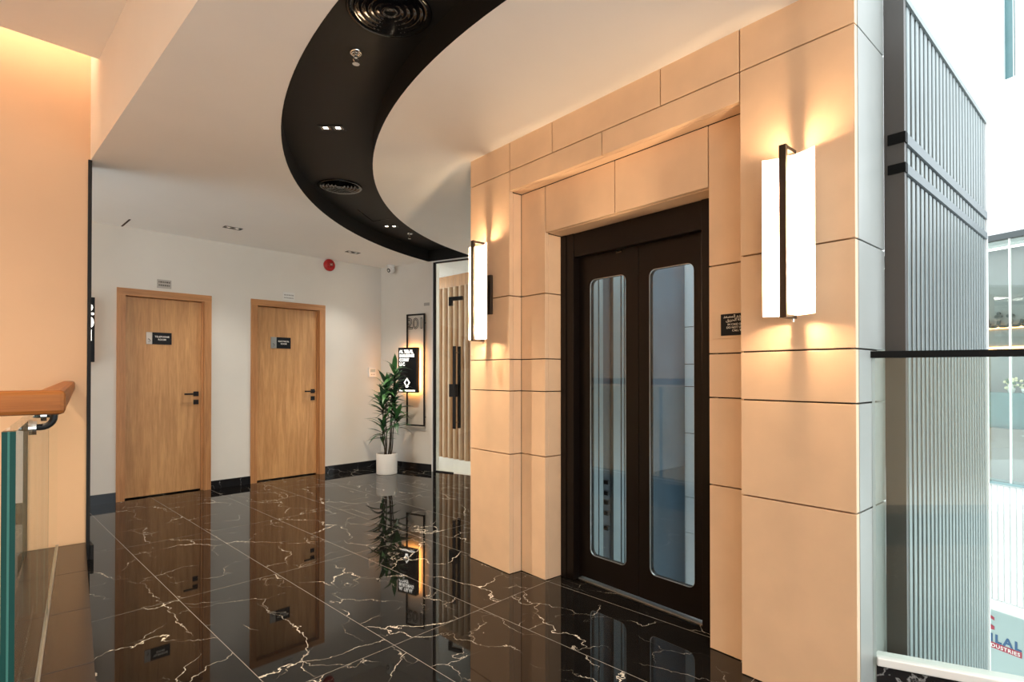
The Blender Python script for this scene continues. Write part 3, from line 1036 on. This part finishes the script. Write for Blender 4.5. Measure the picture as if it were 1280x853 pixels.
def twin_spot(loc, rot, label, face='lamp_face'):
    t = thing('downlight', loc, rot, label, 'light', 'recessed spotlights')
    bm = add_poly(new_bm(), [[(-0.085, -0.04), (0.085, -0.04), (0.085, 0.04), (-0.085, 0.04)],
                             [(-0.074, -0.029), (-0.008, -0.029), (-0.008, 0.029), (-0.074, 0.029)],
                             [(0.008, -0.029), (0.074, -0.029), (0.074, 0.029), (0.008, 0.029)]],
                  lambda x, y: (x, y, -0.004), lambda x, y: (x, y, -0.0005))
    obj('trim_frame', bm, 'black_metal', t)
    for s in (-1, 1):
        cup = new_bm()
        a = [(s * 0.041 - 0.033, -0.029), (s * 0.041 + 0.033, -0.029), (s * 0.041 + 0.033, 0.029), (s * 0.041 - 0.033, 0.029)]
        b = [(s * 0.041 - 0.014, -0.014), (s * 0.041 + 0.014, -0.014), (s * 0.041 + 0.014, 0.014), (s * 0.041 - 0.014, 0.014)]
        va = [cup.verts.new((*p, -0.002)) for p in a]
        vb = [cup.verts.new((*p, -0.0008)) for p in b]
        for i in range(4):
            cup.faces.new((va[i], va[(i + 1) % 4], vb[(i + 1) % 4], vb[i]))
        c = obj('reflector', cup, 'downlight_cup', t)
        obj('lamp', box(s * 0.041 - 0.014, s * 0.041 + 0.014, -0.014, 0.014, -0.0016, -0.0008), face, c)
    return t


def spot_light(loc, watts, name, ang=100, col=None):
    lamp(name, 'SPOT', loc, watts, col or DOWN, (0, 0, 0), 0.03, spot=ang, blend=0.9)


p = ray_z(415, 160, ZR)
twin_spot(p, math.radians(-46), 'twin recessed spotlight in the black trough between the sprinkler and the small diffuser')
spot_light(p + Vector((0, 0, -0.02)), 170, 'downlight_beam')
p = ray_z(488, 283, ZR)
twin_spot(p, math.radians(-46), 'twin recessed spotlight in the black trough next to the access hatch')
spot_light(p + Vector((0, 0, -0.02)), 90, 'downlight_beam')
for u, v, lb in ((291, 285, 'twin recessed spotlight in the white ceiling before the doors'), (441, 315.5, 'twin recessed spotlight in the white ceiling near the fire alarm')):
    p = ray_z(u, v, H)
    twin_spot(p, 0.0, lb, 'lamp_face_dim')
    spot_light(p + Vector((0, 0, -0.02)), 26, 'downlight_beam', 100, (1.0, 0.93, 0.84))

# unseen spotlights added overhead and behind the camera to brighten the lobby
for x, y, z, lb in ((1.55, 0.35, H, 'added unseen twin spotlight in the white ceiling before the lift'), (1.5, -1.5, H, 'added unseen twin spotlight in the white ceiling along the atrium edge'),
                    (-0.9, 1.2, ZU, 'added unseen twin spotlight in the raised ceiling over the stair'), (-0.9, 3.0, ZU, 'added unseen twin spotlight in the raised ceiling near the light slot')):
    p = Vector((x, y, z))
    twin_spot(p, 0.0, lb)
    spot_light(p + Vector((0, 0, -0.02)), {0.35: 10, -1.5: 40}.get(y, 110), 'downlight_beam', 130)

# access hatch outline in the trough and slot in the ceiling
pa, pb, pc = ray_z(447, 262, ZR), ray_z(466, 276.5, ZR), ray_z(488, 273.5, ZR)
bm = new_bm()
for a, b in ((pa, pb), (pb, pc)):
    dv = (b - a).normalized()
    nv = Vector((-dv.y, dv.x, 0)) * 0.004
    q = [a - nv, b - nv, b + nv, a + nv]
    add_poly(bm, [[(v.x, v.y) for v in q]], lambda x, y: (x, y, ZR - 0.003), lambda x, y: (x, y, ZR - 0.0005))
obj('access_hatch', bm, 'lens', label='thin seam of an access hatch in the black trough', cat='hatch')
bm = new_bm()
a, b = ray_z(148, 286.5, H), ray_z(158, 273.5, H)
add_box(bm, a.x - 0.008, a.x + 0.008, b.y, D - 0.01, H - 0.003, H - 0.0005)
obj('ceiling_slot_vent', bm, 'joint', label='short dark slot in the white ceiling beside the door wall', cat='vent')

# ================================================================== SCONCES
def sconce(s_c, label):
    org = EP(s_c, 0.0, 1.507)
    t = thing('wall_sconce', org, LIFT_ROT, label, 'lamp', 'curved wall sconces on the lift wall')
    hh = 0.625
    BAR = -0.128
    obj('backplate', box(-0.022, -0.0005, -0.045, 0.045, 0.17, 0.43, bevel=0.002), 'bronze_metal', t)
    obj('stem_arm', box(-0.056, -0.02, -0.012, 0.012, 0.20, 0.40), 'bronze_metal', t)
    # concave sheet, tips swept forward
    bm = new_bm()
    nseg = 16
    half = 0.098
    pts = []
    for k in range(nseg + 1):
        y = -half + 2 * half * k / nseg
        x = -0.060 - 0.034 * (y / half) ** 2
        pts.append((x, y))
    th = 0.004
    ring = pts + [(x + th, y) for x, y in reversed(pts)]
    add_poly(bm, [ring], lambda x, y: (x, y, 0.0), lambda x, y: (x, y, hh))
    obj('shade', bm, 'shade_lit', t)
    fb = new_bm()
    add_box(fb, BAR - 0.012, BAR + 0.004, -0.013, 0.013, -0.012, hh + 0.022)
    obj('front_bar', fb, 'bronze_metal', t)
    for z0 in (hh + 0.006, -0.012):
        obj('bracket_arm', box(BAR, -0.045, -0.013, 0.013, z0, z0 + 0.014), 'bronze_metal', t)
        obj('bracket_arm', box(-0.060, -0.045, -0.006, 0.006, z0, z0 + 0.014), 'bronze_metal', t)
    obj('led_strip', box(BAR + 0.0045, BAR + 0.008, -0.009, 0.009, 0.02, hh - 0.02), 'led_warm', t)
    obj('finial', add_lathe(new_bm(), [(0, 0), (0.008, 0), (0.008, -0.012), (0, -0.016)], 12, center=(-0.05, 0, -0.012)), 'chrome', t)
    return t


sconce(0.702, 'tall glowing white wall sconce on the pilaster beside the fire notice')
sconce(2.680, 'tall glowing white wall sconce on the pilaster beside the glass office front')

# ---- fire notice beside the lift
t = thing('fire_notice', EP(1.079, D1, 1.455), LIFT_ROT, 'small black notice about fire use beside the lift door', 'sign')
obj('panel', box(-0.006, 0, -0.165, 0.0, 0, 0.098), 'plaque_black', t)
obj('clear_backing', box(-0.003, 0, -0.17, 0.045, -0.012, 0.112), 'stone', t)
for i, (ln, sz) in enumerate((('\uFEAA\uFECC\uFEBC\uFEE4\uFEDF\uFE8D \uFEE1\uFEAA\uFEA8\uFE98\uFEB4\uFE97 \uFEFB', 0.019), ('\uFED6\uFBFE\uFEAE\uFEA4\uFEDF\uFE8D \uFE94\uFEDF\uFE8E\uFEA3 \uFEF2\uFED3', 0.019), ('IN CASE OF FIRE', 0.0135), ('DO NOT USE LIFT', 0.0135), ('CALL 997', 0.0135))):
    place_text(ln, sz, (-0.0065, -0.082, [0.080, 0.064, 0.045, 0.031, 0.017][i]), (0, -1, 0), (0, 0, 1), 'lettering', t, align='CENTER')

# ================================================================== STAIR KERB AND BALUSTRADE
ka = math.atan2(KT.y, KT.x)
kerb = thing('stair_kerb', K0, ka, 'brown tiled kerb along the edge of the stair', 'kerb')
# local x along the kerb (towards the camera), local y: -y is stair side
sgn = 1 if (Matrix.Rotation(ka, 3, 'Z') @ Vector((0, 1, 0))).x < 0 else -1
KW, KH = 0.30, 0.13
ya, yb = sorted((0.0, sgn * KW))
obj('core', box(0.045, 8.0, ya + 0.003, yb - 0.003, -0.3, KH - 0.014), 'joint', kerb)
for k in range(14):
    ta, tb = max(0.044, 0.071 + (k - 1) * 0.655), 0.071 + k * 0.655
    obj('tile', box(ta + 0.002, tb - 0.002, ya, yb, KH - 0.012, KH, bevel=0.001), 'kerb_tile', kerb)
    obj('tile', box(ta + 0.002, tb - 0.002, min(0, sgn * 0.01), max(0, sgn * 0.01), 0.001, KH - 0.0125), 'kerb_tile', kerb)

ktilt = ka - sgn * 0 + math.radians(0.55) * (1 if sgn > 0 else -1)
kside = Matrix.Rotation(ka, 3, 'Z') @ Vector((0, sgn, 0))
bal = thing('stair_balustrade', K0 + kside * 0.150, ktilt, 'glass stair balustrade with a wooden handrail on black brackets', 'balustrade')
gy0, gy1 = sorted((0.0, sgn * 0.026))
XE = 3.0
p1_ = obj('glass_panel', box(0.03, 1.30, gy0, gy1, KH + 0.001, 1.14), 'glass_green', bal)
p2_ = obj('glass_panel', box(1.32, XE, gy0, gy1, KH + 0.001, 1.14), 'glass_green', bal)
for pp, xx in ((p1_, 1.30), (p2_, XE), (p2_, 1.3185)):
    obj('polished_edge', box(xx, xx + 0.0015, gy0, gy1, KH + 0.001, 1.14), 'glass_edge', pp)
    obj('edge_film', box(xx - 0.001, xx + 0.0025, sgn * 0.013 - 0.0022, sgn * 0.013 + 0.0022, KH + 0.001, 1.14), 'glass_film', pp)
obj('seal_bead', add_tube(new_bm(), [(0.03, -sgn * 0.004, KH + 0.005), (XE, -sgn * 0.004, KH + 0.005)], 0.004, 8), 'steel', bal)
RZ0, RZ1 = 1.163, 1.232
rl0, rl1 = sorted((-sgn * 0.088, -sgn * 0.018))
obj('handrail', box(0.012, 2.735, rl0, rl1, RZ0, RZ1, bevel=0.014), 'rail_wood', bal)
ends = sorted((-sgn * 0.088, sgn * 1.6))
obj('handrail', box(2.665, 2.736, ends[0], ends[1], RZ0 - 0.0005, RZ1 + 0.0005, bevel=0.012), 'rail_wood_y', bal)
for bx0 in (0.35, 1.05, 1.75, 2.42):
    path = [(bx0, 0.0, 1.105), (bx0, -sgn * 0.020, 1.105)]
    for a in range(0, 91, 15):
        r_ = 0.033
        path.append((bx0, -sgn * (0.020 + r_ * math.sin(math.radians(a))), 1.105 + r_ * (1 - math.cos(math.radians(a)))))
    path.append((bx0, path[-1][1], RZ0 + 0.004))
    br = obj('bracket', add_tube(new_bm(), path, 0.0105, 12), 'black_metal', bal, smooth=True)
    obj('clamp_disc', add_tube(new_bm(), [(bx0, 0.0, 1.105), (bx0, -sgn * 0.010, 1.105)], 0.024, 20), 'chrome', br)
    obj('clamp_disc', add_tube(new_bm(), [(bx0, sgn * 0.026, 1.105), (bx0, sgn * 0.034, 1.105)], 0.024, 20), 'chrome', br)

# ================================================================== ATRIUM BALUSTRADE
ba = math.atan2(BT.y, BT.x)
ab = thing('atrium_balustrade', B0, ba, 'glass balustrade with a black top rail at the edge of the atrium', 'balustrade')
obj('glass_panel', box(0.012, 1.50, -0.006, 0.006, 0.19, 1.342), 'glass_clear', ab)
obj('glass_panel', box(1.51, 3.9, -0.006, 0.006, 0.19, 1.342), 'glass_clear', ab)
obj('polished_edge', box(0.002, 0.012, -0.007, 0.007, 0.0, 1.342), 'hoarding', ab)
obj('top_rail', box(-0.005, 3.9, -0.020, 0.020, 1.342, 1.368, bevel=0.002), 'rail_black', ab)
obj('base_cap', box(0.012, 3.9, -0.022, 0.05, 0.160, 0.192, bevel=0.004), 'white_gloss', ab)
obj('base_panel', box(0.012, 3.9, -0.012, 0.05, 0.0, 0.160), 'skirting_marble', ab)
obj('edge_flashing', box(0.20, 3.9, 0.05, 0.10, -0.35, 0.17), 'white_gloss', ab)

# ================================================================== ATRIUM BEYOND
FPt, FT = Vector((8.758, 0.513, 0)), Vector((0.386, 0.923, 0)).normalized()
FROT = math.atan2(-FT.y, -FT.x)                    # local x runs to the right as seen from the lobby
# local x = -t, local y = into the wall (away from us)
fwl = thing('wall_atrium', FPt, FROT, 'white atrium wall with a shop on the upper floor', None, None, 'structure')
LX0, LX1 = -5.0, 4.0
obj('upper_wall', box(LX0, LX1, 0.0, 0.2, 2.94, 4.56), 'white', fwl)
obj('ledge', box(LX0, LX1, -0.18, 0.2, 4.56, 4.66, bevel=0.01), 'white', fwl)
bm = new_bm()
add_box(bm, LX0, 0.17, 0.02, 0.2, 4.66, 8.5)
add_box(bm, 0.305, LX1, 0.02, 0.2, 4.66, 8.5)
add_box(bm, 0.17, 0.305, 0.02, 0.2, 4.66, 4.76)
obj('top_wall', bm, 'white', fwl)
wn = obj('tall_window', box(0.17, 0.305, 0.10, 0.11, 4.76, 8.5), 'shop_teal', fwl)
obj('window_bar', box(0.262, 0.275, 0.06, 0.11, 4.76, 8.5), 'hoarding', wn)
obj('spandrel', box(LX0, LX1, 0.02, 0.2, -1.42, -0.03), 'white', fwl)
rm = None
for k in range(60):
    xx = -1.6 + k * 0.06
    if rm is None:
        rm = obj('spandrel_rib', box(-0.021, 0.021, 0.0, 0.02, -1.41, -0.05, bevel=0.004), 'white', fwl, loc=(xx, 0, 0)).data
    else:
        obj('spandrel_rib', rm, None, fwl, loc=(xx, 0, 0))
obj('floor_edge', box(LX0, LX1, -0.02, 0.2, -0.03, 0.0), 'shop_teal', fwl)
nose = new_bm()
prof = [(0.2, -1.42)] + [(0.0 - 0.07 * math.cos(math.radians(a)), -1.48 + 0.06 * math.sin(math.radians(a))) for a in range(90, -91, -15)] + [(0.2, -1.54)]
va = [nose.verts.new((LX0, y, z)) for y, z in prof]
vb = [nose.verts.new((LX1, y, z)) for y, z in prof]
for i in range(len(prof)):
    j = (i + 1) % len(prof)
    nose.faces.new((va[i], va[j], vb[j], vb[i]))
obj('bullnose_band', nose, 'white_gloss', fwl, smooth=False)
# shop front
shop = thing('window_2', FPt, FROT, 'tall glazed shop front across the atrium', None, None, 'structure')
obj('head_frame', box(LX0, LX1, -0.03, 0.05, 2.87, 2.94), 'sign_grey', shop)
for xx in [-1.0, -0.62, -0.13, 0.242, 0.62, 1.0, 1.5]:
    obj('mullion', box(xx - 0.006, xx + 0.006, -0.006, 0.03, 0.0, 2.87), 'white_gloss', shop)
obj('pane', box(LX0, LX1, 0.008, 0.016, 0.0, 2.87), 'glass_clear', shop)
obj('rail_line', box(0.30, 0.36, 0.10, 0.12, 0.55, 0.56), 'steel', shop)
si = thing('shop_interior', FPt, FROT, 'grey interior of the shop behind its glass front', None, None, 'structure')
obj('back_wall', box(LX0, 0.27, 0.62, 0.72, 0.0, 2.9), 'shop_wall', si)
obj('back_wall', box(0.27, LX1, 0.62, 0.72, 0.0, 2.9), 'shop_brown', si)
obj('shop_floor', box(LX0, LX1, 0.2, 0.72, -0.1, 0.0), 'shop_counter', si)
obj('shop_ceiling', box(LX0, LX1, 0.05, 0.72, 2.88, 2.94), 'hoarding', si)
lampm = thing('shop_light', FPt, FROT, 'long white ceiling light inside the shop', 'light')
obj('housing', box(-1.5, 1.5, 0.30, 0.42, 2.84, 2.879), 'white', lampm)
obj('diffuser', box(-1.48, 1.48, 0.31, 0.41, 2.835, 2.8399), 'shop_panel_light', lampm)
sgn2 = thing('shop_sign', FPt, FROT, 'dark Arabic letters with an orange glow inside the shop', 'sign')
obj('glow_backing', box(-0.55, 0.75, 0.608, 0.612, 1.86, 1.885), 'halo_lit', sgn2)
place_text('\uFEAD\uFE8E\uFEE4\uFE9C\uFE98\uFEB3\uFEFC\uFEDF', 0.33, (-0.62, 0.595, 1.87), (1, 0, 0), (0, 0, 1), 'sign_grey', sgn2, bold=0.004, depth=0.008)
obj('lower_glow', box(-0.55, 0.75, 0.608, 0.612, 1.60, 1.625), 'halo_lit', sgn2)
cn = thing('shop_counter', FPt, FROT, 'long teal and beige counter inside the shop', 'counter')
obj('counter_front', box(-0.9, 1.2, 0.24, 0.50, 0.0, 0.613), 'shop_counter', cn)
obj('counter_glass', box(-0.9, 1.2, 0.34, 0.50, 0.613, 1.05), 'shop_teal', cn)
for i, (xx, zz, r_, lb) in enumerate(((0.06, 1.16, 0.085, 'round bunch of cream and green flowers on the shop counter beside the wall light'), (0.20, 1.13, 0.075, 'small bunch of cream and green flowers on the shop counter by the mullion'), (0.37, 1.17, 0.08, 'bunch of cream and green flowers on the shop counter under the sign end'))):
    o = FPt + (-FT) * xx + Vector((FT.y, -FT.x, 0)) * 0.42
    t = thing('flower_bunch', (o.x, o.y, 1.05), FROT, lb, 'flowers', 'flowers on the shop counter')
    random.seed(20 + i)
    bmg, bmp = new_bm(), new_bm()
    for k in range(26):
        v = Vector((random.gauss(0, 1), random.gauss(0, 1), random.gauss(0, 1))).normalized() * r_ * random.uniform(0.4, 1)
        r0 = bmesh.ops.create_icosphere(bmp if k % 2 else bmg, subdivisions=1, radius=random.uniform(0.012, 0.024))
        bmesh.ops.translate(bmp if k % 2 else bmg, vec=v + Vector((0, 0, zz - 1.05)), verts=r0['verts'])
    obj('foliage', bmg, 'leaf_green', t)
    obj('blossom', bmp, 'petal', t)
    obj('vase', add_lathe(new_bm(), [(0, 0), (0.03, 0), (0.04, 0.04), (0.025, zz - 1.05), (0, zz - 1.05)], 16), 'white_gloss', t, smooth=True)
arc_l = thing('arched_tube', FPt, FROT, 'thin white arched tube standing on the shop counter', 'ornament')
obj('tube', add_tube(new_bm(), [(0.33 + 0.10 * (1 - math.cos(math.radians(a))), 0.27, 0.62 + 0.42 * math.sin(math.radians(a))) for a in range(0, 181, 12)], 0.007, 8), 'white_gloss', arc_l)

# lower level hoarding with the company board
lw = thing('wall_atrium_lower', FPt, FROT, 'grey green glazed wall on the floor below across the atrium', None, None, 'structure')
obj('panel', box(LX0, LX1, 1.02, 1.1, -3.9, -1.45), 'hoarding', lw)
obj('soffit', box(LX0, LX1, 0.1, 1.02, -1.60, -1.55), 'hoarding', lw)
bd = thing('company_board', FPt, FROT, 'pale board with blue and red company lettering on the level below', 'sign')
obj('board', box(-1.05, -0.02, 1.0, 1.018, -2.75, -1.75), 'hoarding', bd)

place_text('ILAL', 0.148, (-0.118, 0.996, -2.325), (1, 0, 0), (0, 0, 1), 'logo_blue', bd, align='RIGHT', bold=0.006, spacing=1.28)
obj('red_band', box(-0.72, -0.112, 0.994, 1.0, -2.412, -2.335), 'logo_red', bd)
place_text('INDUSTRIES', 0.066, (-0.128, 0.993, -2.397), (1, 0, 0), (0, 0, 1), 'lettering', bd, align='RIGHT', bold=0.0012, spacing=1.14)
for q in ([(-0.66, -1.90), (-0.535, -1.935), (-0.408, -2.00), (-0.408, -2.04), (-0.535, -1.985), (-0.66, -1.95)],
          [(-0.66, -2.05), (-0.535, -2.065), (-0.408, -2.12), (-0.408, -2.165), (-0.66, -2.19)]):
    obj('red_chevron', add_poly(new_bm(), [q], lambda x, y: (x, 0.994, y), lambda x, y: (x, 1.0, y)), 'logo_red', bd)
obj('floor_atrium', box(2.9, 13, -7, 7, -4.0, -3.9), 'white_gloss', kind='structure', label='pale floor at the bottom of the atrium')

# ================================================================== POTTED PLANT
pl_ = thing('potted_plant', (3.945, 6.075, 0), 0, 'tall green cane plant in a round white pot in the corner', 'plant')
pr_o = [(0.0, 0.0), (0.125, 0.0), (0.131, 0.006), (0.133, 0.255), (0.130, 0.262), (0.122, 0.262), (0.119, 0.255), (0.119, 0.225), (0.0, 0.225)]
pot = obj('pot', add_lathe(new_bm(), pr_o, 48), 'pot_glaze', pl_)
smooth_angle(pot, 40)
bm = add_lathe(new_bm(), [(0.1185, 0.226), (0.09, 0.236), (0.04, 0.240), (0.0, 0.238)], 24)
obj('soil', bm, 'soil', pot)


def leaf_mesh(length, width, droop, fold=0.25):
    bm = new_bm()
    n = 8
    L, C_, R = [], [], []
    for k in range(n + 1):
        t = k / n
        wv = width * (math.sin(math.pi * min(1, t * 0.86 + 0.12)) ** 0.8) * (1 - t ** 5)
        x = length * (t - 0.18 * droop * t * t)
        z = length * (0.25 * t - droop * 0.75 * t * t)
        C_.append(bm.verts.new((x, 0, z)))
        L.append(bm.verts.new((x, wv, z + fold * wv)))
        R.append(bm.verts.new((x, -wv, z + fold * wv)))
    for k in range(n):
        bm.faces.new((C_[k], C_[k + 1], L[k + 1], L[k]))
        bm.faces.new((R[k], R[k + 1], C_[k + 1], C_[k]))
    return bm


leaf_data = []
for i, (ln, wd, dr) in enumerate(((0.26, 0.030, 0.35), (0.29, 0.028, 0.75), (0.25, 0.030, 1.05), (0.22, 0.026, 0.2))):
    for mt in ('leaf_green', 'leaf_dark'):
        b = leaf_mesh(ln, wd, dr)
        me = bpy.data.meshes.new('leaf')
        b.to_mesh(me)
        b.free()
        for p in me.polygons:
            p.use_smooth = True
        me.materials.append(MATS[mt])
        leaf_data.append(me)
random.seed(11)
RT = Vector((math.cos(YAW), -math.sin(YAW), 0))      # spread the canes across the corner
FWv = Vector((math.sin(YAW), math.cos(YAW), 0))
# cane: (offset at pot, offset at top, depth offset, top height, leafed length)
for (a0, a1, dp, top, span, nl) in ((0.035, 0.09, 0.02, 1.32, 0.26, 34), (-0.005, 0.0, -0.04, 1.14, 0.24, 30), (0.01, 0.07, 0.05, 1.00, 0.24, 28), (0.05, 0.12, -0.02, 0.78, 0.20, 24), (-0.03, -0.055, 0.0, 0.64, 0.20, 24), (-0.02, -0.07, 0.04, 0.94, 0.20, 26)):
    b0 = RT * a0 + FWv * dp * 0.6 + Vector((0, 0, 0.22))
    b1 = RT * a1 + FWv * dp + Vector((0, 0, top))
    pts = [b0.lerp(b1, k / 6) + RT * 0.008 * math.sin(k * 1.3) for k in range(7)]
    st = obj('stem', add_tube(new_bm(), pts, [0.0085 - 0.0006 * k for k in range(7)], 8), 'stem', pl_, smooth=True)
    for k in range(nl):
        f = k / (nl - 1)
        pos = pts[-1] - Vector((0, 0, span * (1 - f)))
        me = random.choice(leaf_data)
        o = bpy.data.objects.new('leaf', me)
        COL.objects.link(o)
        o.parent = st
        o.location = pos
        yaw = k * 2.4 + random.uniform(-0.4, 0.4)
        pitch = -math.radians(-2 + 58 * f + random.uniform(-14, 14))
        o.rotation_euler = (random.uniform(-0.25, 0.25), pitch, yaw)
        sc = random.uniform(0.78, 1.12)
        o.scale = (sc, sc, sc)
